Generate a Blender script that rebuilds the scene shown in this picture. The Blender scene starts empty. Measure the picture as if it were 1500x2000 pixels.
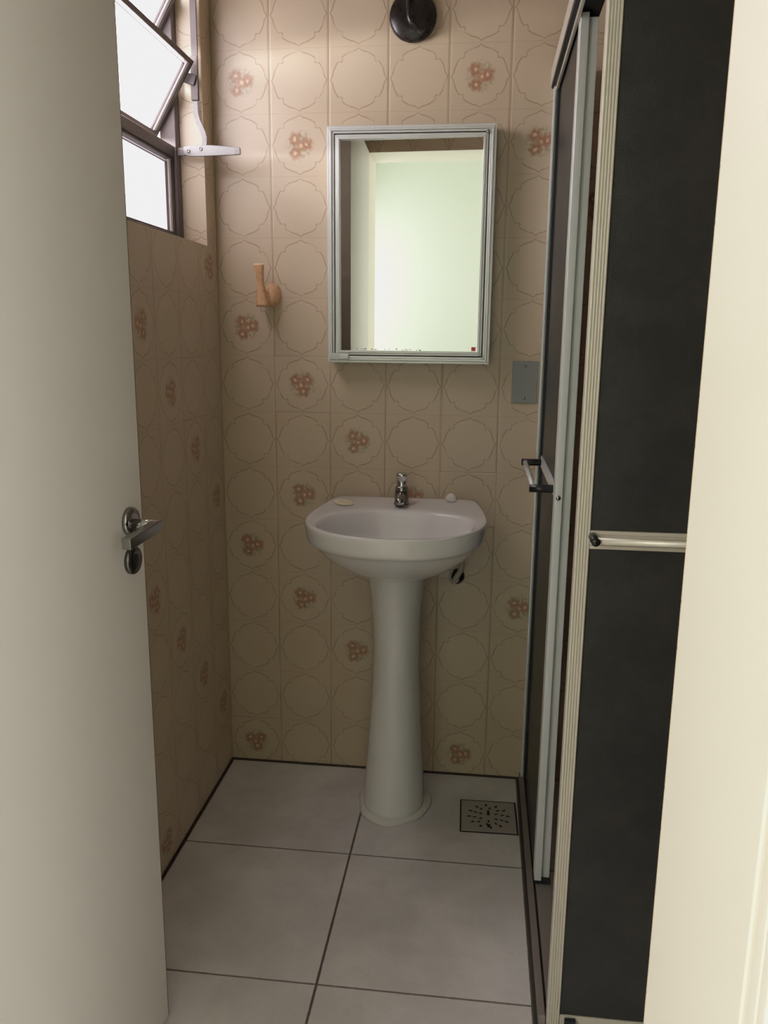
import bpy, bmesh, math, random
from mathutils import Vector, Matrix
random.seed(7)
PI = math.pi
scene = bpy.context.scene
COL = scene.collection

# ------------------------------------------------------------------ helpers
def link(o, parent=None):
    COL.objects.link(o)
    if parent is not None:
        o.parent = parent
    return o

def obj(name, bm, mat, parent=None, smooth=False, bevel=0.0, seg=2, sub=0, angle=40):
    me = bpy.data.meshes.new(name)
    bmesh.ops.recalc_face_normals(bm, faces=bm.faces[:])
    bm.to_mesh(me); bm.free()
    for m in (mat if isinstance(mat, (list, tuple)) else [mat]):
        me.materials.append(m)
    o = bpy.data.objects.new(name, me)
    link(o, parent)
    if smooth:
        me.polygons.foreach_set('use_smooth', [True]*len(me.polygons))
    if bevel:
        b = o.modifiers.new('bev', 'BEVEL'); b.width = bevel; b.segments = seg
        b.limit_method = 'ANGLE'; b.angle_limit = math.radians(35)
        me.polygons.foreach_set('use_smooth', [True]*len(me.polygons))
        w = o.modifiers.new('wn', 'WEIGHTED_NORMAL'); w.keep_sharp = True
    if sub:
        s = o.modifiers.new('sub', 'SUBSURF'); s.levels = sub; s.render_levels = sub
    return o

def thing(name, label, cat, loc=(0, 0, 0), group=None):
    o = bpy.data.objects.new(name, None)
    o.empty_display_size = 0.05
    link(o); o.location = loc
    o['label'] = label; o['category'] = cat
    if group: o['group'] = group
    return o

def tag(o, label, cat, group=None):
    o['label'] = label; o['category'] = cat
    if group: o['group'] = group
    return o

def structure(o, label=None):
    o['kind'] = 'structure'
    if label: o['label'] = label
    return o

def BM(): return bmesh.new()

def box(bm, x0, x1, y0, y1, z0, z1, mi=0, M=None):
    v = [bm.verts.new((x, y, z)) for x in (x0, x1) for y in (y0, y1) for z in (z0, z1)]
    for f in ((0,1,3,2), (4,6,7,5), (0,4,5,1), (2,3,7,6), (0,2,6,4), (1,5,7,3)):
        fc = bm.faces.new([v[i] for i in f]); fc.material_index = mi
    if M is not None:
        bmesh.ops.transform(bm, matrix=M, verts=v)
    return v

def rings_loft(bm, rings, cap0=True, cap1=True, closed=True):
    vs = [[bm.verts.new(p) for p in r] for r in rings]
    n = len(vs[0])
    for a, b in zip(vs, vs[1:]):
        for i in range(n if closed else n-1):
            j = (i+1) % n
            bm.faces.new((a[i], a[j], b[j], b[i]))
    if cap0: bm.faces.new(vs[0][::-1])
    if cap1: bm.faces.new(vs[-1])
    return vs

def tube(bm, pts, r, n=16, cap=True):
    pts = [Vector(p) for p in pts]
    rs = r if isinstance(r, (list, tuple)) else [r]*len(pts)
    rings = []
    up = None
    for i, p in enumerate(pts):
        d = (pts[min(i+1, len(pts)-1)] - pts[max(i-1, 0)]).normalized()
        if up is None:
            up = Vector((0, 0, 1)) if abs(d.z) < .9 else Vector((1, 0, 0))
        u = d.cross(up).normalized(); w = u.cross(d).normalized(); up = w
        rings.append([p + (u*math.cos(2*PI*k/n) + w*math.sin(2*PI*k/n))*rs[i] for k in range(n)])
    rings_loft(bm, rings, cap, cap)

def lathe(bm, prof, c, axis='z', n=40):
    """prof: list of (radius, height) around axis through c; ends capped."""
    rings = []
    for r, h in prof:
        ring = []
        for k in range(n):
            a = 2*PI*k/n
            if axis == 'z': p = (c[0]+r*math.cos(a), c[1]+r*math.sin(a), c[2]+h)
            elif axis == 'y': p = (c[0]+r*math.cos(a), c[1]+h, c[2]+r*math.sin(a))
            else: p = (c[0]+h, c[1]+r*math.cos(a), c[2]+r*math.sin(a))
            ring.append(p)
        rings.append(ring)
    rings_loft(bm, rings)

def spline(pts, n=8):
    """Catmull-Rom through the points."""
    P = [Vector(p) for p in pts]; out = []
    for i in range(len(P)-1):
        p0, p1, p2, p3 = P[max(i-1, 0)], P[i], P[i+1], P[min(i+2, len(P)-1)]
        for k in range(n):
            t = k/n
            out.append(.5*((2*p1) + (p2-p0)*t + (2*p0-5*p1+4*p2-p3)*t*t + (3*p1-p0-3*p2+p3)*t**3))
    out.append(P[-1]); return out

# ------------------------------------------------------------------ node helpers
class NT:
    def __init__(self, name):
        self.m = bpy.data.materials.new(name); self.m.use_nodes = True
        self.t = self.m.node_tree; self.t.nodes.clear()
        self.out = self.t.nodes.new('ShaderNodeOutputMaterial')
    def n(self, typ, **kw):
        nd = self.t.nodes.new(typ)
        for k, v in kw.items(): setattr(nd, k, v)
        return nd
    def set(self, sock, v):
        if isinstance(v, bpy.types.NodeSocket): self.t.links.new(v, sock)
        else: sock.default_value = v
    def math(self, op, a, b=0.0, c=0.0, clamp=False):
        nd = self.n('ShaderNodeMath', operation=op); nd.use_clamp = clamp
        self.set(nd.inputs[0], a); self.set(nd.inputs[1], b); self.set(nd.inputs[2], c)
        return nd.outputs[0]
    def step(self, x, a, b, lo=0.0, hi=1.0):
        nd = self.n('ShaderNodeMapRange', interpolation_type='SMOOTHSTEP')
        self.set(nd.inputs[0], x); self.set(nd.inputs[1], a); self.set(nd.inputs[2], b)
        self.set(nd.inputs[3], lo); self.set(nd.inputs[4], hi)
        return nd.outputs[0]
    def mix(self, f, a, b, mode='MIX'):
        nd = self.n('ShaderNodeMix', data_type='RGBA', blend_type=mode)
        self.set(nd.inputs[0], f); self.set(nd.inputs[6], a); self.set(nd.inputs[7], b)
        return nd.outputs[2]
    def noise(self, vec, scale, detail=3.0, rough=.5):
        nd = self.n('ShaderNodeTexNoise'); self.set(nd.inputs['Scale'], scale)
        nd.inputs['Detail'].default_value = detail; nd.inputs['Roughness'].default_value = rough
        if vec is not None: self.t.links.new(vec, nd.inputs['Vector'])
        return nd.outputs[0]
    def objc(self): return self.n('ShaderNodeTexCoord').outputs['Object']
    def geo(self): return self.n('ShaderNodeNewGeometry').outputs['Position']
    def pbsdf(self, col, rough=.5, metal=0.0, normal=None, **kw):
        p = self.n('ShaderNodeBsdfPrincipled')
        self.set(p.inputs['Base Color'], col); self.set(p.inputs['Roughness'], rough)
        self.set(p.inputs['Metallic'], metal)
        if normal is not None: self.t.links.new(normal, p.inputs['Normal'])
        for k, v in kw.items(): self.set(p.inputs[k], v)
        self.t.links.new(p.outputs[0], self.out.inputs[0])
        return p
    def bump(self, h, strength=.3, dist=.002):
        b = self.n('ShaderNodeBump'); b.inputs['Strength'].default_value = strength
        b.inputs['Distance'].default_value = dist
        self.t.links.new(h, b.inputs['Height']); return b.outputs[0]

def C4(r, g, b): return (r, g, b, 1.0)
def S(r, g, b):
    f = lambda c: (c/255/12.92) if c/255 <= .04045 else ((c/255+.055)/1.055)**2.4
    return (f(r), f(g), f(b), 1.0)

def simple(name, col, rough=.5, metal=0.0, var=.06, scale=30, bump=0.0, **kw):
    """Plain surface with a faint procedural unevenness."""
    t = NT(name); P = t.objc()
    nz = t.noise(P, scale)
    c = t.mix(t.math('MULTIPLY', nz, var*2), col, tuple(x*.6 for x in col[:3])+(1,))
    r = t.math('ADD', t.math('MULTIPLY', t.noise(P, scale*2.7), .12), rough-.06)
    t.pbsdf(c, r, metal, t.bump(nz, bump) if bump else None, **kw)
    return t.m

# ------------------------------------------------------------------ wall tile material
def tile_material():
    t = NT('ceramic_wall_tile')
    uv = t.n('ShaderNodeUVMap', uv_map='tile').outputs[0]
    sx = t.n('ShaderNodeSeparateXYZ'); t.t.links.new(uv, sx.inputs[0])
    x = t.math('MULTIPLY', t.math('SUBTRACT', sx.outputs[0], .5), 2)
    y = t.math('MULTIPLY', t.math('SUBTRACT', sx.outputs[1], .5), 2)
    P = t.geo()
    at = t.n('ShaderNodeAttribute', attribute_name='flower').outputs['Fac']
    tone = t.n('ShaderNodeAttribute', attribute_name='tone').outputs['Fac']
    # little hand-drawn wobble
    wob = t.math('MULTIPLY', t.math('SUBTRACT', t.noise(P, 30, 2), .5), .04)
    r = t.math('SQRT', t.math('ADD', t.math('MULTIPLY', x, x), t.math('MULTIPLY', y, y)))
    th = t.math('ARCTAN2', t.math('ABSOLUTE', y), t.math('ABSOLUTE', x))          # 0..pi/2
    k = t.math('DIVIDE', t.math('ABSOLUTE', t.math('SUBTRACT', th, PI/4)), PI/4)   # 0 diagonal .. 1 axis
    notch = t.step(k, .03, .17, -.085, 0)
    cusp = t.math('MULTIPLY', t.math('POWER', t.math('SUBTRACT', k, .80, clamp=True), 1.2), .50)
    R = t.math('ADD', t.math('ADD', notch, cusp), t.math('ADD', .868, wob))
    dist = t.math('ABSOLUTE', t.math('SUBTRACT', r, R))
    line = t.step(dist, .006, .022, 1, 0)
    fade = t.step(t.noise(P, 24, 2), .30, .55, .35, 1.0)
    line = t.math('MULTIPLY', line, fade)
    soft = t.math('MULTIPLY', t.step(dist, .0, .06, 1, 0), .18)
    # base colour
    base = t.mix(t.noise(P, 9, 4), C4(.505, .41, .293), C4(.575, .47, .345))
    base = t.mix(t.math('MULTIPLY', tone, .22), base, C4(.52, .41, .28))
    inside = t.step(t.math('SUBTRACT', r, R), -.02, .02, 1, 0)
    base = t.mix(t.math('MULTIPLY', inside, .18), base, C4(.63, .525, .395))
    base = t.mix(soft, base, C4(.45, .33, .22))
    base = t.mix(t.math('MULTIPLY', line, .68), base, C4(.23, .155, .095))
    # bouquet
    dn = t.n('ShaderNodeTexNoise'); dn.inputs['Scale'].default_value = 70; t.t.links.new(P, dn.inputs['Vector'])
    ds = t.n('ShaderNodeSeparateXYZ'); t.t.links.new(dn.outputs['Color'], ds.inputs[0])
    qx = t.math('ADD', x, t.math('MULTIPLY', t.math('SUBTRACT', ds.outputs[0], .5), .16))
    qy = t.math('ADD', y, t.math('MULTIPLY', t.math('SUBTRACT', ds.outputs[1], .5), .16))
    rr = t.math('SQRT', t.math('ADD', t.math('MULTIPLY', qx, qx), t.math('MULTIPLY', qy, qy)))
    leafm = t.math('MULTIPLY', t.step(rr, .34, .56, 1, 0), t.step(t.noise(P, 130, 2), .40, .60))
    col = t.mix(t.math('MULTIPLY', t.math('MULTIPLY', leafm, at), .75), base, C4(.30, .265, .17))
    for (fx, fy, fr, c) in ((-.17, .19, .21, C4(.33, .135, .07)), (.23, .03, .215, C4(.35, .14, .08)),
                            (-.14, -.25, .20, C4(.32, .125, .06)), (.04, -.02, .15, C4(.38, .19, .10))):
        dx = t.math('SUBTRACT', qx, fx); dy = t.math('SUBTRACT', qy, fy)
        d = t.math('SQRT', t.math('ADD', t.math('MULTIPLY', dx, dx), t.math('MULTIPLY', dy, dy)))
        pet = t.math('MULTIPLY', t.math('COSINE', t.math('MULTIPLY', t.math('ARCTAN2', dy, dx), 5.0)), .022)
        d2 = t.math('ADD', d, pet)
        pm = t.math('MULTIPLY', t.step(d2, fr*.55, fr*1.32, 1, 0), at)
        col = t.mix(t.math('MULTIPLY', pm, .68), col, c)
        cm = t.math('MULTIPLY', t.step(d, .015, .09, 1, 0), at)
        col = t.mix(t.math('MULTIPLY', cm, .7), col, C4(.80, .62, .40))
    # joints: upright ones open and dark, level ones closed and faint
    gx = t.step(t.math('ABSOLUTE', x), .972, .988)
    gy = t.step(t.math('ABSOLUTE', y), .978, .992)
    col = t.mix(t.math('MULTIPLY', gx, t.step(t.noise(P, 6, 2), .3, .6, .35, .85)), col, C4(.33, .235, .15))
    col = t.mix(t.math('MULTIPLY', gy, .27), col, C4(.36, .26, .17))
    edge = t.math('MAXIMUM', t.step(t.math('ABSOLUTE', x), .93, .99, 0, 1), t.step(t.math('ABSOLUTE', y), .955, .995, 0, .25))
    h = t.math('SUBTRACT', t.math('MULTIPLY', t.noise(P, 14, 2), .12), edge)
    t.pbsdf(col, t.math('ADD', .30, t.math('MULTIPLY', t.noise(P, 40, 2), .12)), 0.0, t.bump(h, .5, .0012))
    return t.m

def floor_material():
    t = NT('floor_tile'); P = t.geo()
    s = t.n('ShaderNodeSeparateXYZ'); t.t.links.new(P, s.inputs[0])
    def joint(c, off):
        u = t.math('DIVIDE', t.math('SUBTRACT', c, off), .4187)
        f = t.math('ABSOLUTE', t.math('SUBTRACT', u, t.math('ROUND', u)))
        return t.math('MULTIPLY', f, .4187)
    wv = t.math('MULTIPLY', t.math('SUBTRACT', t.noise(P, 60, 2), .5), .0016)
    jx = t.step(t.math('ADD', joint(s.outputs[0], .4225), wv), .0016, .0036, 1, 0)
    jy = t.step(t.math('ADD', joint(s.outputs[1], -.4135), wv), .0012, .0030, 1, 0)
    j = t.math('MAXIMUM', jx, t.math('MULTIPLY', jy, .85))
    c = t.mix(t.step(t.noise(P, 5, 5, .6), .35, .7), C4(.63, .605, .62), C4(.77, .745, .765))
    c = t.mix(t.math('MULTIPLY', t.step(t.noise(P, 38, 4, .7), .5, .75), .16), c, C4(.46, .43, .43))
    c = t.mix(t.math('MULTIPLY', t.step(t.noise(P, 210, 2), .62, .72), .2), c, C4(.30, .26, .23))
    c = t.mix(t.math('MULTIPLY', j, .92), c, C4(.060, .043, .032))
    t.pbsdf(c, t.math('ADD', .36, t.math('MULTIPLY', t.noise(P, 30, 3), .15)), 0.0,
            t.bump(t.math('MULTIPLY', j, -1), .5, .001))
    return t.m

def panel_material():
    """dark pebbled styrene sheet"""
    t = NT('dark_textured_panel'); P = t.geo()
    big = t.noise(P, 13, 4, .65); fine = t.noise(P, 520, 2)
    c = t.mix(t.step(big, .35, .7), C4(.022, .023, .022), C4(.034, .033, .031))
    h = t.math('ADD', t.math('MULTIPLY', fine, .7), t.math('MULTIPLY', big, .6))
    t.pbsdf(c, .36, 0.0, t.bump(h, .5, .0012))
    return t.m

def alu(name, col, rough, stripes=False, metal=.45):
    t = NT(name); P = t.geo()
    mp = t.n('ShaderNodeMapping'); mp.inputs['Scale'].default_value = (180, 180, 6)
    t.t.links.new(P, mp.inputs[0])
    nz = t.noise(mp.outputs[0], 1.0, 2)
    c = t.mix(t.math('MULTIPLY', nz, .3), col, tuple(x*.7 for x in col[:3])+(1,))
    t.pbsdf(c, t.math('ADD', rough, t.math('MULTIPLY', nz, .1)), metal)
    return t.m

def frosted(name='frosted_glass', k=1.0):
    t = NT(name); P = t.objc()
    nz = t.noise(P, 260, 3); b = t.bump(nz, .5, .001)
    tr = t.n('ShaderNodeBsdfTranslucent'); t.set(tr.inputs[0], t.mix(t.step(t.noise(P, 45, 4, .7), .3, .7), C4(.80*k, .76*k, .81*k), C4(.93*k, .90*k, .93*k)))
    gl = t.n('ShaderNodeBsdfPrincipled'); gl.inputs['Base Color'].default_value = C4(.80, .79, .82)
    gl.inputs['Roughness'].default_value = .35
    t.t.links.new(b, tr.inputs['Normal']); t.t.links.new(b, gl.inputs['Normal'])
    mx = t.n('ShaderNodeMixShader'); mx.inputs[0].default_value = .12
    t.t.links.new(tr.outputs[0], mx.inputs[1]); t.t.links.new(gl.outputs[0], mx.inputs[2])
    t.t.links.new(mx.outputs[0], t.out.inputs[0])
    return t.m

M = {}
M['tile'] = tile_material()
M['floor'] = floor_material()
M['panel'] = panel_material()
M['alu_grey'] = alu('brushed_aluminium', C4(.62, .64, .62), .30)
M['alu_cream'] = alu('cream_anodised_aluminium', C4(.66, .625, .53), .36, metal=.35)
M['alu_white'] = alu('pale_aluminium', C4(.80, .82, .82), .33, metal=.3)
M['alu_mirror'] = alu('mirror_frame_aluminium', C4(.80, .81, .79), .34, metal=.35)
M['track'] = alu('dull_track_aluminium', C4(.30, .26, .25), .45, metal=.35)
M['track_dark'] = simple('track_groove', C4(.05, .042, .036), .6)
M['door_paint'] = simple('satin_door_paint', C4(.66, .635, .595), .42, var=.04, scale=7)
M['edge_dark'] = simple('dark_door_edge', C4(.17, .135, .095), .6, var=.15)  # darker brown for the free edge of the door
M['jamb'] = simple('cream_gloss_paint', C4(.79, .755, .66), .38, var=.03, scale=6)
M['hall'] = simple('pale_mint_wall_paint', C4(.46, .53, .475), .7, var=.05, scale=4)
M['hall_white'] = simple('hall_cream_paint', C4(.78, .74, .64), .7, var=.03, scale=4)
M['ceiling'] = simple('ceiling_paint', C4(.66, .60, .52), .8, var=.04, scale=4)
M['ceramic'] = simple('white_glazed_ceramic', C4(.80, .785, .785), .14, var=.02, scale=6, **{'Coat Weight': .3})
M['caulk'] = simple('white_sealant', C4(.74, .72, .69), .6, var=.1, scale=60, bump=.4)
M['chrome'] = simple('chrome', C4(.66, .66, .67), .14, 1.0, var=.03)
M['worn_chrome'] = simple('worn_chrome', C4(.36, .35, .34), .22, 1.0, var=.25, scale=90)
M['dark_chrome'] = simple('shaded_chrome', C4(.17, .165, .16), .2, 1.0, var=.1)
M['grip_chrome'] = simple('darkened_chrome', C4(.30, .29, .28), .18, 1.0, var=.1)  # dark reflections on the grip put into a darker chrome colour
M['black'] = simple('black_plastic', C4(.010, .010, .011), .35)
M['lamp_black'] = simple('black_enamel', C4(.017, .013, .012), .28)
M['rubber'] = simple('black_rubber', C4(.014, .015, .018), .6)
M['mirror'] = simple('silvered_glass', C4(.86, .90, .86), .015, 1.0, var=.0)
M['mirror'].node_tree.nodes.clear()
_t = NT('mirror_glass'); _t.pbsdf(_t.mix(_t.step(_t.noise(_t.objc(), 30), .4, .6, 0, .03), C4(.87, .90, .86), C4(.8, .82, .8)), .012, 1.0)
M['mirror'] = _t.m
M['plate'] = simple('grey_plate_enamel', C4(.255, .265, .255), .45, .2, var=.06)
M['wood'] = simple('peach_ceramic', C4(.70, .42, .235), .28, var=.12, scale=40)
M['window_paint'] = simple('brown_window_enamel', C4(.115, .092, .088), .5, var=.12)
M['putty'] = simple('pale_putty', C4(.80, .76, .77), .6)
M['putty_line'] = simple('dark_putty_line', C4(.13, .10, .10), .7)
M['lever_alu'] = simple('cast_aluminium', C4(.19, .183, .183), .42, .35, var=.18, scale=60)
M['frost'] = frosted()
M['frost_dim'] = frosted('dimmed_frosted_glass', .20)  # lower pane's shade under the sash put into a darker glass colour
M['sticker'] = simple('red_sticker', C4(.62, .10, .07), .6)
M['speck'] = simple('lost_silvering', C4(.36, .36, .31), .7)
M['soapcap'] = simple('cream_plastic', C4(.72, .64, .47), .45)
M['plug'] = simple('white_plastic', C4(.76, .72, .69), .45, var=.08, scale=80)
M['drain_white'] = simple('white_drain_plastic', C4(.42, .385, .36), .5)
M['drain_gap'] = simple('dark_drain_gap', C4(.035, .028, .022), .8)
M['grime'] = simple('dark_joint_filler', C4(.060, .046, .034), .8, var=.3, scale=90)
M['hose'] = simple('pale_flexible_hose', C4(.42, .40, .34), .5)
M['brick'] = simple('neighbour_plaster', C4(.62, .44, .38), .8)

# ------------------------------------------------------------------ tiled surfaces
T = .15
def tiled(bm, org, U, V, u0, u1, v0, v1, du, dv, flowers=(), holes=()):
    """Quads of a tiled plane. org + U*u + V*v; tile lines at du+k*T and dv+k*T. flowers: (k,l) cells."""
    uvl = bm.loops.layers.uv.get('tile') or bm.loops.layers.uv.new('tile')
    fl = bm.faces.layers.float.get('flower') or bm.faces.layers.float.new('flower')
    tn = bm.faces.layers.float.get('tone') or bm.faces.layers.float.new('tone')
    def cuts(a, b, d, extra):
        s = {a, b}
        k = math.ceil((a-d)/T - 1e-6)
        while d+k*T < b-1e-6:
            if d+k*T > a+1e-6: s.add(d+k*T)
            k += 1
        for e in extra:
            if a < e < b: s.add(e)
        return sorted(s)
    cu = cuts(u0, u1, du, [h[i] for h in holes for i in (0, 1)])
    cv = cuts(v0, v1, dv, [h[i] for h in holes for i in (2, 3)])
    vert = {}
    def vt(a, b):
        key = (round(a, 5), round(b, 5))
        if key not in vert: vert[key] = bm.verts.new(Vector(org)+Vector(U)*a+Vector(V)*b)
        return vert[key]
    rnd = random.Random(3)
    tones, rots = {}, {}
    for a, b in zip(cu, cu[1:]):
        for c, d in zip(cv, cv[1:]):
            mu, mv = (a+b)/2, (c+d)/2
            if any(h[0] < mu < h[1] and h[2] < mv < h[3] for h in holes): continue
            k = math.floor((mu-du)/T); l = math.floor((mv-dv)/T)
            f = bm.faces.new((vt(a, c), vt(b, c), vt(b, d), vt(a, d)))
            key = (k, l)
            if key not in tones: tones[key] = rnd.random(); rots[key] = 1 if key in ((1, 7), (4, 5), (0, 0)) else 0
            f[fl] = 1.0 if key in flowers else 0.0
            f[tn] = tones[key]
            for lp, (p, q) in zip(f.loops, ((a, c), (b, c), (b, d), (a, d))):
                s, t = (p-du)/T-k, (q-dv)/T-l
                for _ in range(rots[key]): s, t = 1-t, s
                lp[uvl].uv = (s, t)

Z0 = .14 - T            # lowest tile line lies a little under the floor
def row(v): return int(round((Z0 + (14-v)*T + .001 - Z0)/T))   # photo row from the top -> tile index
RX, RY, RZ = 1.65, -1.595, 2.45
# back wall
bm = BM()
fb = {(1,1.5),(2,2.5),(5,1.5),(6,2.5),(1,5.5),(2,6.5),(3,7.5),(2,8.5),(4,8.5),(1,9.5),(2,10.5),(3,11.5),(6,10.5),(1,13.5),(5,13.5),(4,10.5),
      (4,.5),(7,3.5),(8,5.5)}
cells = {(c-1, int(14-(v+.5))) for c, v in fb}
tiled(bm, (0, 0, 0), (1, 0, 0), (0, 0, 1), 0, RX, 0, RZ, .0005, Z0, cells)
structure(obj('wall_back', bm, M['tile']))
# left wall with the window opening and its tiled reveal
WY0, WY1, WZ0, WZ1 = -.72, -.075, 1.464, 2.13
bm = BM()
fl_ = {(4,5.5),(3,6.5),(2,7.5),(1,8.5),(1,4.5),(4,9.5),(3,10.5),(2,11.5),(1,12.5),(4,13.5),(5,4.5)}
cells = {(c-1, int(14-(v+.5))) for c, v in fl_}
tiled(bm, (0, 0, 0), (0, -1, 0), (0, 0, 1), 0, -RY, 0, RZ, -.0075, Z0, cells, [(-WY1, -WY0, WZ0, WZ1)])
DX = .16
tiled(bm, (0, WY1, 0), (-1, 0, 0), (0, 0, 1), 0, DX, WZ0, WZ1, -.06, Z0, ())
tiled(bm, (0, WY0, 0), (-1, 0, 0), (0, 0, 1), 0, DX, WZ0, WZ1, 0, Z0, ())
tiled(bm, (0, 0, WZ0), (-1, 0, 0), (0, -1, 0), 0, DX, -WY1, -WY0, 0, 0, ())
tiled(bm, (0, 0, WZ1), (-1, 0, 0), (0, -1, 0), 0, DX, -WY1, -WY0, 0, 0, ())
tiled(bm, (-DX, 0, 0), (0, -1, 0), (0, 0, 1), -.1, -RY, 0, RZ, 0, Z0, (), [(-WY1, -WY0, WZ0, WZ1)])
structure(obj('wall_left', bm, M['tile']))
# right wall, floor, ceiling
bm = BM(); tiled(bm, (RX, 0, 0), (0, -1, 0), (0, 0, 1), 0, -RY, 0, RZ, 0, Z0, ())
structure(obj('wall_right', bm, M['tile']))
FY = -1.815
bm = BM(); box(bm, -.6, RX+.3, -3.25, .05, -.06, 0)
structure(obj('floor', bm, M['floor']))
bm = BM(); box(bm, -.02, RX+.02, RY-.02, .02, RZ, RZ+.05)
structure(obj('ceiling', bm, M['ceiling']))
# front wall with the doorway: tiled inside, painted reveal and hall face
JL, JR, JH = .10, .856, 2.008
bm = BM()
tiled(bm, (0, RY, 0), (1, 0, 0), (0, 0, 1), 0, RX, 0, RZ, 0, Z0, (), [(JL, JR, -1, JH)])
structure(obj('wall_front', bm, M['tile']))
bm = BM()
for x0, x1, z0, z1 in ((-.6, JL-.001, 0, RZ), (JR+.02, RX+.3, 0, RZ), (JL-.001, JR+.02, JH, RZ)):
    box(bm, x0, x1, FY+.003, RY-.004, z0, z1)
structure(obj('wall_doorway', bm, M['jamb']))
# door lining on the right side of the doorway: flat board, fine groove, outer casing
bm = BM()
box(bm, JR, JR+.02, -1.795, RY, 0, JH)
box(bm, JR+.003, JR+.02, -1.801, -1.795, 0, JH)
box(bm, JR, JR+.02, FY, -1.801, 0, JH)
box(bm, JR, JR+.085, FY-.012, FY, 0, JH+.07)
structure(obj('trim_1', bm, M['jamb'], bevel=.002), 'cream painted door lining on the right of the doorway')
# hall
HY = -3.2
bm = BM(); box(bm, -.6, RX+.3, HY-.05, HY, 0, RZ); structure(obj('wall_hall', bm, M['hall']))
bm = BM(); box(bm, -.65, -.6, HY, FY, 0, RZ); structure(obj('wall_hall_left', bm, M['hall_white']))
bm = BM(); box(bm, RX+.3, RX+.35, HY, FY, 0, RZ); structure(obj('wall_hall_right', bm, M['hall_white']))
bm = BM(); box(bm, -.65, RX+.35, HY-.05, FY+.1, RZ, RZ+.05); structure(obj('ceiling_hall', bm, M['hall_white']))
# dark joint where the wall tiles meet the floor
bm = BM()
box(bm, .0, .848, -.005, .0, .0, .005)
structure(obj('trim_2', bm, M['grime']), 'dark joint between back wall tiles and floor')
bm = BM(); box(bm, .0, .004, -1.45, -.005, .0, .006)
structure(obj('trim_3', bm, M['grime']), 'dark joint between left wall tiles and floor')

# ------------------------------------------------------------------ window
win = bpy.data.objects.new('window_1', None); link(win); structure(win, 'brown metal tilting window with frosted panes in the left wall')
FX0, FX1 = -.10, -.06
bm = BM()
box(bm, FX0, FX1, WY1-.032, WY1, WZ0, WZ1)
box(bm, FX0, FX1, WY0, WY0+.032, WZ0, WZ1)
box(bm, FX0, FX1, WY0+.032, WY1-.032, WZ0, WZ0+.022)
box(bm, FX0, FX1, WY0+.032, WY1-.032, WZ1-.025, WZ1)
box(bm, FX0+.005, FX1-.004, WY0+.032, WY1-.032, 1.668, 1.694)
obj('window_frame', bm, M['window_paint'], win, bevel=.002)
SY0, SY1 = WY0+.034, WY1-.036
def pane_set(parent, Mx, h, fw, d=.020, glass='frost'):
    """sash frame, glass, putty in local coords: X depth (+X = room), Y, Z from -h to h; placed by Mx"""
    y0, y1 = SY0, SY1
    f = BM()
    box(f, -d/2, d/2, y0, y0+fw, -h, h, M=Mx); box(f, -d/2, d/2, y1-fw, y1, -h, h, M=Mx)
    box(f, -d/2, d/2, y0+fw, y1-fw, -h, -h+fw, M=Mx); box(f, -d/2, d/2, y0+fw, y1-fw, h-fw, h, M=Mx)
    sash = obj('sash', f, M['window_paint'], parent, bevel=.0012)
    g = BM(); g.faces.new([g.verts.new(Mx @ Vector((-.005, y, z))) for y, z in ((y0+fw-.003, -h+fw-.003), (y1-fw+.003, -h+fw-.003), (y1-fw+.003, h-fw+.003), (y0+fw-.003, h-fw+.003))])
    obj('pane', g, M[glass], sash)
    w = .013
    a, b, c, e = y0+fw, y1-fw, -h+fw, h-fw
    p = BM()
    box(p, -.0045, .0065, b-w, b, c, e, M=Mx); box(p, -.0045, .0065, a, a+w, c, e, M=Mx)
    obj('putty', p, M['putty'], sash, bevel=.001)
    q = BM()
    box(q, -.0034, .0015, b-w-.0025, b-w, c, e-.006, M=Mx)
    box(q, -.0034, .0012, a+w, b-w-.0025, e-.0075, e-.006, M=Mx)
    obj('putty_line', q, M['putty_line'], sash)
    return sash
pane_set(win, Matrix.Translation((-.078, 0, 1.577)), .0905, .006, glass='frost_dim')
tilt = math.radians(31)
for zc in (1.803, 2.003):
    pane_set(win, Matrix.Translation((-.064, 0, zc)) @ Matrix.Rotation(tilt, 4, 'Y'), .098, .011)
# operating bar, brackets, link and lever
bm = BM(); box(bm, -.017, -.001, -.097, -.092, 1.845, 2.12)
bm2 = BM()
obj('operating_bar', bm, M['window_paint'], win, bevel=.001)
box(bm2, -.050, -.006, -.104, -.096, 1.838, 1.862, M=Matrix.Translation((-.03, -.1, 1.85)) @ Matrix.Rotation(math.radians(18), 4, 'Y') @ Matrix.Translation((.03, .1, -1.85)))
box(bm2, -.021, -.002, -.098, -.088, 1.80, 1.90)
obj('bracket', bm2, M['window_paint'], win, bevel=.002)
bm = BM()
path = spline([(-.012, -.090, 1.812), (-.012, -.090, 1.775), (-.007, -.092, 1.755), (.004, -.095, 1.732), (.010, -.096, 1.712), (.006, -.096, 1.690)], 6)
for a, b in zip(path, path[1:]):
    d = (b-a).normalized(); s = Vector((d.z, 0, -d.x))*.0058; o = Vector((0, .0022, 0))
    v = [bm.verts.new(p) for p in (a-s-o, a+s-o, b+s-o, b-s-o, a-s+o, a+s+o, b+s+o, b-s+o)]
    for f in ((0,1,2,3), (7,6,5,4), (0,4,5,1), (1,5,6,2), (2,6,7,3), (3,7,4,0)): bm.faces.new([v[i] for i in f])
obj('link_arm', bm, M['lever_alu'], win)
bm = BM()
prof = [(-.043, .010), (-.036, .013), (-.018, .014), (.0, .0145), (.03, .0135), (.06, .011), (.08, .0085), (.098, .0075), (.1, .006)]
prof2 = [(.1, -.0095), (.09, -.010), (.06, -.0105), (.03, -.0112), (.0, -.012), (-.02, -.0125), (-.033, -.0105), (-.043, -.007)]
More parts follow.
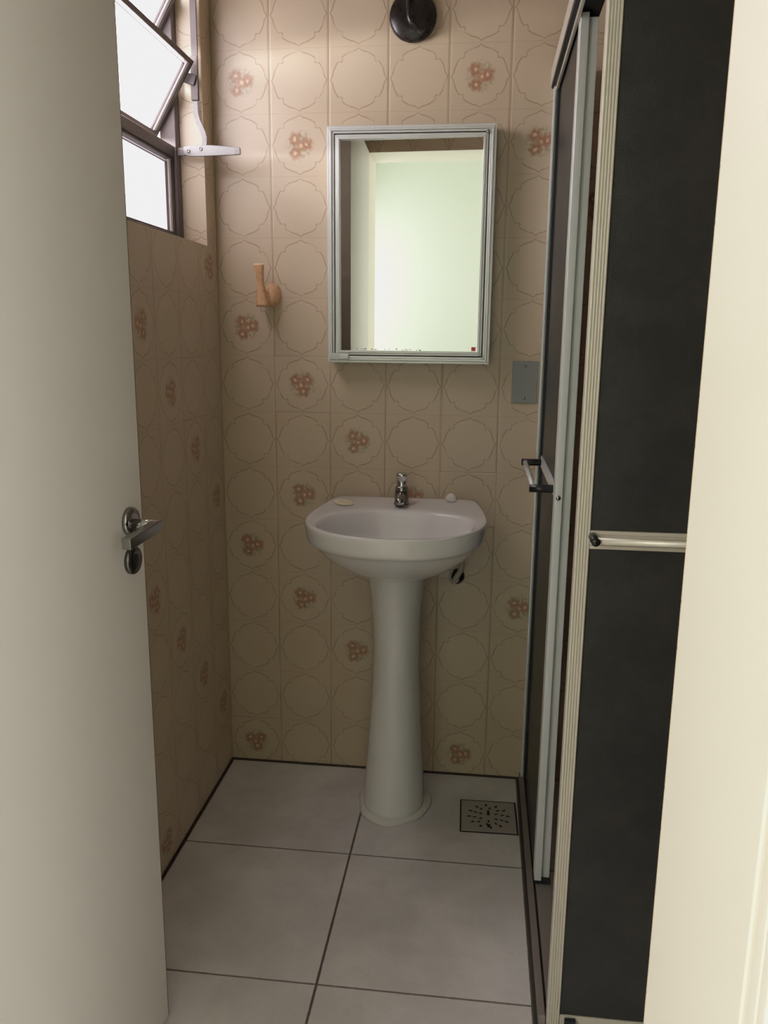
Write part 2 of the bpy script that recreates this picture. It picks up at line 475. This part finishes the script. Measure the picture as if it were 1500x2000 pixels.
poly = [(x, -.104, 1.683+z) for x, z in prof+prof2]
lv = [[bm.verts.new(p) for p in poly], [bm.verts.new((p[0], -.099, p[2])) for p in poly]]
bm.faces.new(lv[0]); bm.faces.new(lv[1][::-1])
for i in range(len(poly)):
    j = (i+1) % len(poly); bm.faces.new((lv[0][i], lv[1][i], lv[1][j], lv[0][j]))
lever = obj('lever', bm, M['lever_alu'], win, bevel=.0015)
bm = BM(); box(bm, .084, .1005, -.1048, -.0985, 1.674, 1.687)
obj('lever_grip', bm, simple('grip_shade', C4(.20, .185, .17), .5), lever, bevel=.0015)
for (rx, rz) in ((-.030, 1.6835), (.001, 1.688)):
    bm = BM(); lathe(bm, [(.0045, 0), (.0045, -.0015), (.0028, -.003), (.0026, -.0012)], (rx, -.104, rz), 'y', 20)
    obj('rivet', bm, M['worn_chrome'], lever, smooth=True)
bm = BM(); box(bm, -.062, -.036, -.099, -.094, 1.674, 1.693)
obj('lever_bracket', bm, M['window_paint'], win, bevel=.0015)

# ------------------------------------------------------------------ open door
hinge = Vector((.112, -1.585, 0)); free = Vector((.168, -.95, 0))
dl = (free-hinge).length; da = math.atan2(free.x-hinge.x, free.y-hinge.y)
door = bpy.data.objects.new('door_1', None); link(door); structure(door, 'open cream painted flush door with chrome lever, left of the doorway')
door.location = hinge; door.rotation_euler = (0, 0, -da)      # local +Y runs hinge -> free edge, +X faces the room
bm = BM(); box(bm, -.035, 0, 0, dl, .008, 2.01)
obj('door_leaf', bm, M['door_paint'], door, bevel=.002)
bm = BM(); box(bm, -.0348, -.0003, dl-.0005, dl+.0008, .009, 2.009)
obj('door_edge', bm, M['edge_dark'], door)
ly = dl-.0425
def rose(name, z):
    b = BM(); lathe(b, [(.0226, 0), (.0226, .005), (.021, .0075), (.012, .008)], (0, ly, z), 'x', 40)
    return obj(name, b, M['worn_chrome'] if name == 'rosette' else M['dark_chrome'], door, smooth=True, angle=30)
r1 = rose('rosette', .9585); r2 = rose('escutcheon', .8955)
bm = BM(); lathe(bm, [(.007, .0075), (.007, .009), (.003, .0091)], (0, ly, .899), 'x', 20); box(bm, .0075, .0091, ly-.0022, ly+.0022, .884, .899)
obj('keyhole', bm, M['black'], r2)
bm = BM(); lathe(bm, [(.009, .006), (.009, .048)], (0, ly, .9535), 'x', 24)
hd = obj('door_handle', bm, M['chrome'], door, smooth=True)
bm = BM(); box(bm, .037, .052, ly-.092, ly+.010, .944, .9615, M=Matrix.Translation((0, ly, .953)) @ Matrix.Rotation(math.radians(4), 4, 'X') @ Matrix.Translation((0, -ly, -.953)))
obj('lever_grip', bm, M['grip_chrome'], hd, bevel=.0015)

# ------------------------------------------------------------------ pedestal sink
SX = .511
sink = thing('pedestal_sink', 'white ceramic pedestal sink standing against the back wall below the mirror', 'sink', (SX, -.2, 0))
def outline_pts():
    half = [(0, -.012), (.176, -.012), (.188, -.020), (.199, -.075), (.209, -.15), (.2155, -.21), (.2180, -.27)]
    a, b, cy = .218, .222, -.27
    for k in range(1, 13):
        t = k/12*PI/2
        half.append((a*math.cos(t)**.92 if t < PI/2-1e-6 else 0, cy-b*math.sin(t)**.95))
    full = half + [(-x, y) for x, y in half[::-1] if abs(x) > 1e-6]
    return full
OUT = outline_pts(); OC = (0, -.26)
def out_r(a):
    d = (math.cos(a), math.sin(a)); best = 0
    for (x0, y0), (x1, y1) in zip(OUT, OUT[1:]+OUT[:1]):
        ex, ey = x1-x0, y1-y0; den = d[0]*ey-d[1]*ex
        if abs(den) < 1e-12: continue
        px, py = x0-OC[0], y0-OC[1]
        t = (px*ey-py*ex)/den; s = (px*d[1]-py*d[0])/den
        if t > 0 and -1e-6 <= s <= 1+1e-6: best = max(best, t)
    return best
NA = 96
ANG = [2*PI*k/NA for k in range(NA)]
def ring_out(s, z, cy=None):
    """outline scaled by s about a centre sliding back as the bowl narrows"""
    c = OC[1] if cy is None else cy
    return [(OC[0]+out_r(a)*s*math.cos(a), c+out_r(a)*s*math.sin(a), z) for a in ANG]
def in_r(a, A, Bf, Bb, n=2.25):
    c, s = math.cos(a), math.sin(a); B = Bb if s > 0 else Bf
    return 1/((abs(c)/A)**n+(abs(s)/B)**n)**(1/n)
IC = (.003, -.315)
def ring_in(s, z, dy=0):
    return [(IC[0]+in_r(a, .183, .150, .138)*s*math.cos(a), IC[1]+dy+in_r(a, .183, .150, .138)*s*math.sin(a), z) for a in ANG]
ZR = .818
def off(r): return [(x, y+.2, z) for x, y, z in r]
rings = [ring_out(.30, .660, -.215), ring_out(.38, .667, -.22), ring_out(.52, .684, -.23), ring_out(.68, .706, -.238), ring_out(.81, .730, -.246), ring_out(.90, .753, -.252),
         ring_out(.932, .765, -.256), ring_out(.968, .7695, -.259), ring_out(.982, .776, -.26), ring_out(.990, .790, -.26), ring_out(1.0, .806, -.26), ring_out(.999, .814, -.26), ring_out(.988, .8185, -.26), ring_out(.965, .8175, -.26)]
rings += [ring_in(1.045, .8165), ring_in(1.01, .8145), ring_in(.985, .806), ring_in(.955, .790), ring_in(.90, .765, .004), ring_in(.80, .738, .010), ring_in(.62, .716, .02), ring_in(.36, .703, .03), ring_in(.12, .699, .035)]
bm = BM(); rings_loft(bm, [off(r) for r in rings])
basin = obj('basin', bm, M['ceramic'], sink, smooth=True, sub=1)
bm = BM(); lathe(bm, [(.021, 0), (.021, .003), (.014, .0035), (.013, .001)], (IC[0], IC[1]+.035+.2, .6995), 'z', 28)
obj('drain_ring', bm, M['chrome'], basin, smooth=True)
# pedestal column: round front, flatter sides, open-looking flare at foot and head
def ped_ring(rx, yf, yb, z):
    r = []
    for k in range(64):
        a = 2*PI*k/64; c, s = math.cos(a), math.sin(a)
        yc = (yf+yb)/2; ry = (yb-yf)/2
        n = 2.0 if s < 0 else 3.4
        q = 1/((abs(c))**n+(abs(s))**n)**(1/n)
        r.append((-.007+rx*q*c, yc+ry*q*s+.2, z))
    return r
prof = [(.0815, -.268, -.075, .0), (.0812, -.267, -.075, .02), (.0785, -.262, -.075, .08), (.0715, -.252, -.075, .18), (.0655, -.246, -.075, .28), (.0615, -.243, -.075, .38),
        (.0602, -.243, -.075, .46), (.0625, -.247, -.075, .54), (.0680, -.256, -.075, .60), (.0735, -.266, -.072, .645), (.0750, -.270, -.07, .662), (.0740, -.268, -.07, .671)]
bm = BM(); rings_loft(bm, [ped_ring(*p) for p in prof])
obj('pedestal', bm, M['ceramic'], sink, smooth=True)
bm = BM()
cr = []
for k in range(64):
    a = 2*PI*k/64
    w = .017+.004*math.sin(3*a+1)+.002*math.sin(7*a)
    cr.append(w)
base = ped_ring(.0815, -.268, -.075, 0)
def grow(r, e, z):
    cx, cy = -.007, .0285
    out = []
    for (x, y, _), w in zip(r, cr):
        d = math.hypot(x-cx, y-cy); out.append((x+(x-cx)/d*w*e, y+(y-cy)/d*w*e, z))
    return out
rings_loft(bm, [grow(base, 1.0, .0005), grow(base, .85, .006), grow(base, .35, .010), grow(base, -.1, .011)])
obj('sealant', bm, M['caulk'], sink, smooth=True)

# faucet
fc = thing('faucet', 'short chrome push faucet standing in the middle of the sink deck', 'faucet', (.507, -.098, ZR-.002))
bm = BM(); lathe(bm, [(.021, 0), (.021, .003), (.0185, .006), (.0178, .035), (.0160, .046), (.0145, .048)], (0, 0, 0), 'z', 36)
body = obj('body', bm, M['worn_chrome'], fc, smooth=True)
bm = BM()
tube(bm, [(0, -.010, .026), (0, -.030, .024), (0, -.050, .016), (0, -.058, .010)], [.013, .0125, .012, .011], 20)
obj('spout', bm, M['worn_chrome'], fc, smooth=True)
bm = BM(); lathe(bm, [(.0135, .047), (.0135, .050), (.0125, .052), (.0130, .072), (.0142, .074), (.0142, .080), (.0115, .0825)], (0, 0, 0), 'z', 36)
obj('push_button', bm, M['chrome'], fc, smooth=True)

# small things lying on the sink deck
bm = BM()
rg = []
for s, z in ((.55, 0), (.95, .0015), (1, .0035), (.9, .0052), (.4, .006)):
    rg.append([(.027*s*math.cos(2*PI*k/32), .016*s*math.sin(2*PI*k/32), z+.0035*math.cos(2*PI*k/32-2.6)) for k in range(32)])
rings_loft(bm, rg)
o = obj('tap_hole_cover', bm, M['soapcap'], None, smooth=True); o.location = (.361, -.135, ZR+.003); o.rotation_euler = (math.radians(8), 0, .25)
tag(o, 'thin cream oval cap lying on the left side of the sink deck', 'cap')
bm = BM(); lathe(bm, [(.004, 0), (.0135, .003), (.0145, .009), (.0125, .016), (.007, .021), (.002, .023)], (0, 0, 0), 'z', 9)
o = obj('plug', bm, M['plug'], None, smooth=True); o.location = (.634, -.052, ZR-.0005)
o.rotation_euler = (0, 0, .4)
tag(o, 'small white knobbly plug resting on the right side of the sink deck', 'plug')
# supply hose and valve under the bowl
vt = thing('supply_valve', 'pale hose and valve on the back wall under the right of the sink bowl', 'valve', (.655, 0, .60))
bm = BM(); lathe(bm, [(.020, 0), (.020, -.004), (.013, -.008), (.0085, -.010), (.0085, -.030), (.011, -.030), (.011, -.044), (.006, -.045)], (0, 0, 0), 'y', 24)
obj('valve_body', bm, M['dark_chrome'], vt, smooth=True)
bm = BM(); tube(bm, spline([(.012, -.036, .105), (.012, -.037, .06), (.010, -.040, .03), (-.001, -.043, .008), (-.010, -.046, -.006)], 6), .0075, 14)
obj('hose', bm, M['hose'], vt, smooth=True)
bm = BM(); tube(bm, spline([(-.012, -.040, .028), (-.018, -.044, .014), (-.016, -.046, .0), (-.010, -.046, -.008)], 5), .0035, 10)
obj('valve_lever', bm, M['hose'], vt, smooth=True)

# ------------------------------------------------------------------ mirror cabinet
mx0, mx1, mz0, mz1, md = .304, .7205, 1.176, 1.7485, .045
cab = thing('mirror_cabinet', 'aluminium framed mirror cabinet on the tiled back wall above the sink', 'mirror', (.512, 0, mz0))
def fr(bm, x0, x1, z0, z1, w, y0, y1, ox=0, oz=0):
    """mitred frame built as four prisms"""
    o = [(x0, z0), (x1, z0), (x1, z1), (x0, z1)]; i = [(x0+w, z0+w), (x1-w, z0+w), (x1-w, z1-w), (x0+w, z1-w)]
    for k in range(4):
        j = (k+1) % 4
        q = [o[k], o[j], i[j], i[k]]
        a = [bm.verts.new((x-ox, y0, z-oz)) for x, z in q]; b = [bm.verts.new((x-ox, y1, z-oz)) for x, z in q]
        bm.faces.new(a); bm.faces.new(b[::-1])
        for m in range(4):
            n = (m+1) % 4; bm.faces.new((a[m], b[m], b[n], a[n]))
ox, oz = .512, mz0
bm = BM(); box(bm, mx0-ox+.004, mx1-ox-.004, -md+.012, -.001, .004, mz1-oz-.004)
obj('case', bm, M['alu_mirror'], cab, bevel=.001)
bm = BM()
fr(bm, mx0, mx1, mz0, mz1, .0065, -md, -md+.03, ox, oz)
fr(bm, mx0+.0065, mx1-.0065, mz0+.0065, mz1-.0065, .0055, -md-.003, -md+.03, ox, oz)
fr(bm, mx0+.012, mx1-.012, mz0+.012, mz1-.012, .0055, -md, -md+.03, ox, oz)
obj('frame', bm, M['alu_mirror'], cab, bevel=.0012)
bm = BM(); fr(bm, mx0+.0175, mx1-.0175, mz0+.0175, mz1-.0175, .003, -md+.008, -md+.03, ox, oz)
obj('gap_strip', bm, M['rubber'], cab)  # added black strip gives the dark of the gap between frame and door
dr = BM()
fr(dr, mx0+.020, mx1-.020, mz0+.020, mz1-.020, .0055, -md+.001, -md+.02, ox, oz)
fr(dr, mx0+.0255, mx1-.0255, mz0+.0255, mz1-.0255, .006, -md-.002, -md+.02, ox, oz)
drf = obj('door', dr, M['alu_mirror'], cab, bevel=.001)
bm = BM()
gx0, gx1, gz0, gz1 = mx0+.030-ox, mx1-.030-ox, .030, mz1-oz-.030
yaw = math.radians(1.5)
a = [(-.5, gx0), (.5, gx1)]
gy0 = -md+.009; gy1 = gy0-(gx1-gx0)*math.tan(yaw)
q = [(gx0, gy0, gz0), (gx1, gy1, gz0), (gx1, gy1, gz1), (gx0, gy0, gz1)]
A = [bm.verts.new(p) for p in q]; B = [bm.verts.new((p[0], p[1]+.003, p[2])) for p in q]
bm.faces.new(A); bm.faces.new(B[::-1])
for m in range(4):
    n = (m+1) % 4; bm.faces.new((A[m], B[m], B[n], A[n]))
gl = obj('mirror_glass', bm, M['mirror'], drf)
bm = BM(); box(bm, gx1-.016, gx1-.005, gy1-.001, gy1+.001, gz0+.003, gz0+.013)
obj('sticker', bm, M['sticker'], gl)
bm = BM()
rr = random.Random(5)
for k in range(24):
    u = rr.uniform(.08, .62); w = rr.uniform(.0015, .005); hgt = rr.uniform(.001, .0035)
    xx = gx0+(gx1-gx0)*u; yy = gy0+(gy1-gy0)*u
    z = gz0+.003+rr.uniform(0, .003)
    v = [bm.verts.new((xx+w*math.cos(t*PI/3)*.6, yy-.0007, z+hgt*math.sin(t*PI/3)*.6)) for t in range(6)]
    bm.faces.new(v)
o = obj('lost_silvering', bm, M['speck'], gl); o['kind'] = 'stuff'
bm = BM(); box(bm, mx0-ox+.006, mx0-ox+.056, -md-.0045, -md+.008, .007, .024)
lt = obj('latch_strip', bm, M['alu_grey'], cab, bevel=.001)
bm = BM(); box(bm, mx0-ox+.030, mx0-ox+.055, -md-.0085, -md-.004, .009, .021)
obj('latch_tab', bm, M['alu_white'], lt, bevel=.0015)
for zz in (.022, mz1-oz-.020):
    bm = BM(); lathe(bm, [(.0042, 0), (.0042, -.004), (.002, -.0055)], (mx1-ox-.021, -md-.001, zz), 'y', 16)
    obj('hinge_pin', bm, M['worn_chrome'], cab, smooth=True)

# ------------------------------------------------------------------ blank plate, hook, lamp
pl = thing('blank_wall_plate', 'grey rectangular blank cover plate with two screws on the back wall', 'wall plate', (.8145, 0, 1.0765))
bm = BM(); box(bm, -.033, .033, -.006, 0, 0, .108)
obj('plate', bm, M['plate'], pl, bevel=.002)
for zz in (.0135, .0945):
    bm = BM(); lathe(bm, [(.0036, -.0055), (.0036, -.0072), (.002, -.0082)], (0, 0, zz), 'y', 16)
    obj('screw', bm, M['worn_chrome'], pl, smooth=True)

hk = thing('towel_hook', 'peach coloured upright towel hook on the back wall left of the mirror', 'hook', (.147, 0, 1.315))
bm = BM()
rg = []
for (y, w, h0, h1) in ((.002, .0205, .004, .062), (-.006, .0200, .003, .061), (-.016, .0150, .004, .052), (-.028, .0115, .006, .044)):
    ring = []
    for k in range(28):
        a = 2*PI*k/28; c, s = math.cos(a), math.sin(a); n = 2.6
        q = 1/((abs(c))**n+(abs(s))**n)**(1/n)
        ring.append((.003+w*q*c, y, (h0+h1)/2+(h1-h0)/2*q*s))
    rg.append(ring)
rings_loft(bm, rg)
obj('base', bm, M['wood'], hk, smooth=True)
bm = BM()
rg = []
for (z, w, yf, yb) in ((.001, .0165, -.054, -.026), (.007, .0160, -.055, -.018), (.024, .0130, -.052, -.016), (.040, .0102, -.051, -.022), (.055, .0090, -.052, -.034), (.075, .0095, -.056, -.041), (.092, .0115, -.061, -.046), (.103, .0135, -.065, -.049), (.107, .0125, -.064, -.051)):
    ring = []
    for k in range(28):
        a = 2*PI*k/28; c, s = math.cos(a), math.sin(a); n = 3
        q = 1/((abs(c))**n+(abs(s))**n)**(1/n)
        ring.append((-.0185+w*q*c+.004*max(0, (.03-z))/.03, (yf+yb)/2+(yb-yf)/2*q*s, z))
    rg.append(ring)
rings_loft(bm, rg)
# bridge from prong foot to the base
rg = []
for (y, xx, w, h0, h1) in ((-.010, .002, .016, .004, .048), (-.022, -.006, .0125, .004, .040), (-.034, -.013, .0115, .004, .034), (-.042, -.016, .010, .005, .032)):
    ring = []
    for k in range(20):
        a = 2*PI*k/20; c, s = math.cos(a), math.sin(a)
        ring.append((xx+w*c, y, (h0+h1)/2+(h1-h0)/2*s))
    rg.append(ring)
rings_loft(bm, rg)
obj('prong', bm, M['wood'], hk, smooth=True)

lp = thing('wall_lamp_mount', 'round black lamp mount with curved arm high on the back wall', 'wall lamp', (.5095, 0, 1.9985))
bm = BM(); lathe(bm, [(.056, 0), (.0575, -.006), (.0565, -.014), (.050, -.019), (.02, -.021)], (0, 0, 0), 'y', 64)
obj('mount_plate', bm, M['lamp_black'], lp, smooth=True)
bm = BM(); tube(bm, spline([(.021, -.016, -.034), (.020, -.034, -.036), (.012, -.046, -.034), (-.002, -.050, -.022), (-.006, -.050, .005), (-.006, -.050, .06), (-.006, -.050, .14)], 8), .0068, 18)
obj('arm', bm, M['lamp_black'], lp, smooth=True)
bm = BM(); lathe(bm, [(.007, 0), (.0085, -.003), (.0085, -.008)], (.021, -.016, -.034), 'y', 20)
obj('ferrule', bm, M['worn_chrome'], lp, smooth=True)

# ------------------------------------------------------------------ floor drain
dn = thing('floor_drain', 'square floor drain grate with petal slots in the floor right of the pedestal', 'drain', (.7605, -.207, 0))
dn.rotation_euler = (0, 0, .02)
bm = BM(); fr(bm, -.0755, .0755, -.0755, .0755, .0045, .0004, .0012)
bmesh.ops.transform(bm, matrix=Matrix(((1,0,0,0),(0,0,1,0),(0,1,0,0),(0,0,0,1))), verts=bm.verts[:])
obj('border', bm, M['drain_gap'], dn)
bm = BM(); box(bm, -.071, .071, -.071, .071, .0002, .0022)
gr = obj('grate', bm, M['drain_white'], dn, bevel=.001)
bm = BM()
def slot(cx, cy, a, l, w):
    v = []
    for k in range(10):
        t = 2*PI*k/10; px, py = l*math.cos(t), w*math.sin(t)*(1-.35*math.cos(t))
        v.append(bm.verts.new((cx+px*math.cos(a)-py*math.sin(a), cy+px*math.sin(a)+py*math.cos(a), .0024)))
    bm.faces.new(v)
for rad, n, l, w, ph in ((.024, 6, .0055, .0030, .52), (.038, 10, .0055, .0030, .2), (.052, 12, .0060, .0034, 0.1)):
    for k in range(n):
        a = 2*PI*k/n+ph; slot(rad*math.cos(a), rad*math.sin(a), a, l, w)
for sy in (.012, -.044):
    v = [bm.verts.new(p) for p in ((-.004, sy-.008, .0025), (.004, sy-.008, .0025), (.004, sy+.008, .0025), (-.004, sy+.008, .0025))]; bm.faces.new(v)
obj('slots', bm, M['drain_gap'], gr)

# ------------------------------------------------------------------ shower enclosure
sh = thing('shower_enclosure', 'corner shower enclosure of dark textured panels in pale aluminium frames', 'shower', (.86, -.45, 0))
def B(x0, x1, y0, y1, z0, z1, bm=None):
    bm = bm or BM(); box(bm, x0-.86, x1-.86, y0+.45, y1+.45, z0, z1); return bm
TOP = 1.872
CY = -.885              # front plane
# floor track
bm = B(.848, .861, CY+.01, -.002, 0, .020); B(.866, .902, CY+.03, -.002, 0, .016, bm)
B(.90, RX-.004, CY+.004, CY+.034, 0, .020, bm); B(.885, RX-.004, CY-.012, CY-.001, 0, .018, bm)
tr = obj('floor_track', bm, M['track'], sh, bevel=.001)
bm = B(.861, .866, CY+.03, -.002, 0, .010); B(.842, .848, CY-.01, -.002, 0, .004, bm)
obj('track_groove', bm, M['track_dark'], tr)
# wall profile and top rail of the side
bm = B(.852, .8575, -.024, -.002, .02, TOP-.036); B(.8575, .884, -.014, -.002, .02, TOP-.036, bm)
obj('wall_profile', bm, M['alu_white'], sh, bevel=.0008)
bm = B(.8445, .8475, CY+.01, -.002, TOP-.036, TOP); B(.8475, .900, CY+.01, -.002, TOP-.006, TOP, bm)
B(.856, .862, CY+.01, -.002, TOP-.050, TOP-.036, bm)
tp = obj('top_rail', bm, M['alu_cream'], sh, bevel=.0008)
bm = B(.8475, .856, CY+.01, -.002, TOP-.040, TOP-.030); B(.862, .900, CY+.01, -.002, TOP-.036, TOP-.008, bm)
obj('rail_channel', bm, M['rubber'], tp)
# side sliding door, pushed back towards the wall
sd = BM(); B(.866, .8705, -.452, -.020, .025, TOP-.045, sd)
sdo = obj('side_door', sd, M['panel'], sh)
bm = B(.8625, .8785, -.492, -.452, .026, TOP-.041); B(.8785, .8975, -.478, -.452, .026, TOP-.045, bm)
st = obj('stile', bm, M['alu_white'], sdo, bevel=.0015)
bm = B(.8600, .8675, -.046, -.024, .025, TOP-.045)
obj('edge_dark_strip', bm, M['rubber'], sdo)  # added black strip for the dark zone beside the wall profile
bm = B(.862, .8985, -.490, -.450, .017, .0265)
obj('stile_foot', bm, M['rubber'], sdo)
bm = B(.862, .8675, -.452, -.024, .918, .946)
obj('cross_rail', bm, M['alu_white'], sdo, bevel=.001)
def Tb(pts, r, bm=None, n=18):
    bm = bm or BM(); tube(bm, [(p[0]-.86, p[1]+.45, p[2]) for p in pts], r, n); return bm
bm = Tb([(.822, -.448, .931), (.822, -.062, .931)], .0062)
obj('towel_bar', bm, M['alu_white'], sdo, smooth=True)
for yy in (-.443, -.066):
    bm = Tb([(.8125, yy, .931), (.8645, yy, .931)], .0085)
    obj('bar_post', bm, M['black'], sdo, smooth=True)
bm = BM(); lathe(bm, [(.005, 0), (.005, -.002), (.0025, -.0035)], (.8695-.86, -.4925+.45, .921), 'y', 18)
obj('screw', bm, M['worn_chrome'], sdo, smooth=True)
# front panel with corner stile and towel rail
fd = BM(); B(.880, RX-.005, CY-.001, CY+.003, .036, TOP-.04, fd)
fdo = obj('front_door', fd, M['panel'], sh)
bm = BM(); B(.8625, .8845, CY-.004, CY+.018, .012, TOP-.02, bm)
for k in range(5): B(.8632+k*.0044, .8632+k*.0044+.0030, CY-.0056, CY-.003, .012, TOP-.02, bm)
obj('corner_stile', bm, M['alu_cream'], fdo, bevel=.0006)
bm = B(.8845, RX-.005, CY-.004, CY+.012, .014, .039)
obj('bottom_rail', bm, M['alu_cream'], fdo, bevel=.001)
bm = B(.893, .913, CY-.014, CY-.004, .006, .036)
obj('guide_roller', bm, M['rubber'], fdo, bevel=.002)
bm = BM(); B(.8845, RX-.005, CY-.006, CY-.0008, .9165, .9225, bm); B(.8845, RX-.005, CY-.0045, CY-.0008, .9225, .940, bm); B(.8845, RX-.005, CY-.006, CY-.0008, .940, .9465, bm)
obj('cross_rail', bm, M['alu_cream'], fdo, bevel=.0008)
for xx in (.888, 1.25):
    bm = Tb([(xx, CY-.046, .937), (xx, CY-.002, .937)], .0068)
    obj('bar_post', bm, M['black'], fdo, smooth=True)
bm = Tb([(.889, CY-.036, .937), (1.25, CY-.036, .937)], .0060)
obj('towel_bar', bm, M['alu_cream'], fdo, smooth=True)
bm = B(.862, RX-.004, CY-.006, CY+.02, TOP-.04, TOP)
obj('front_rail', bm, M['alu_cream'], fdo, bevel=.001)

# ------------------------------------------------------------------ outside the window: a neighbouring plastered wall
bm = BM(); box(bm, -3.2, -3.1, -4, 2.5, -1, 2.2)
structure(obj('exterior_wall', bm, M['brick']))

# ------------------------------------------------------------------ light
w = bpy.data.worlds.new('sky'); scene.world = w; w.use_nodes = True
nt = w.node_tree; bg = nt.nodes['Background']
tc = nt.nodes.new('ShaderNodeTexCoord'); nz = nt.nodes.new('ShaderNodeTexNoise'); nz.inputs['Scale'].default_value = 2.5
nt.links.new(tc.outputs['Generated'], nz.inputs['Vector'])
rp = nt.nodes.new('ShaderNodeValToRGB'); rp.color_ramp.elements[0].color = (.86, .88, .96, 1); rp.color_ramp.elements[1].color = (1, .97, .96, 1)
nt.links.new(nz.outputs[0], rp.inputs[0]); nt.links.new(rp.outputs[0], bg.inputs[0])
bg.inputs[1].default_value = 1.6

def area(name, loc, target, sx, sy, power, col, spread=180):
    l = bpy.data.lights.new(name, 'AREA'); l.shape = 'RECTANGLE'; l.size = sx; l.size_y = sy; l.energy = power; l.color = col
    l.spread = math.radians(spread)
    o = bpy.data.objects.new(name, l); COL.objects.link(o); o.location = loc
    o.rotation_euler = (Vector(target)-Vector(loc)).to_track_quat('-Z', 'Y').to_euler()
    return o
area('window_daylight', (-1.15, -1.05, 2.25), (.15, -.2, 1.65), 1.4, 1.1, 300, (1.0, .95, .975))
area('hall_light', (-.52, -2.72, 1.45), (.9, -2.3, 1.2), .7, 1.3, 30, (1.0, .975, .925))
area('hall_fill', (1.88, -2.72, 1.35), (.2, -1.6, 1.0), .7, 1.3, 31, (1.0, .97, .935))  # unseen light added on the right of the hall to brighten the door

# ------------------------------------------------------------------ camera
cd = bpy.data.cameras.new('camera'); cam = bpy.data.objects.new('camera', cd); COL.objects.link(cam)
cd.sensor_fit = 'HORIZONTAL'; cd.sensor_width = 36; cd.lens = 36*1609.78/1500; cd.clip_start = .02
R = ((0.99297, -0.03412, 0.11334), (0.11797, 0.20744, -0.97111), (0.00963, 0.97765, 0.21))
Mx = Matrix(R).to_4x4(); Mx.translation = (.70586, -2.19468, 1.24713)
cam.matrix_world = Mx
scene.camera = cam
scene.view_settings.view_transform = 'Standard'
scene.view_settings.look = 'None'
scene.view_settings.exposure = 0.0
vs = scene.view_settings; vs.use_curve_mapping = True          # soft shoulder for the bright window, as a phone camera gives
cm = vs.curve_mapping; cm.clip_max_x = 8.0; cm.clip_max_y = 1.0; cm.extend = 'HORIZONTAL'
cv = cm.curves[3]
cv.points[0].location = (0, 0); cv.points[1].location = (8, 1)
for p in ((.55, .56), (.8, .76), (1.05, .895), (1.4, .965), (3.0, .99)): cv.points.new(*p)
for p in cv.points: p.handle_type = 'AUTO_CLAMPED'
cm.update()
cy = scene.cycles
cy.use_denoising = True
cy.max_bounces = 10; cy.diffuse_bounces = 6; cy.glossy_bounces = 5; cy.transmission_bounces = 6
cy.sample_clamp_indirect = 6.0
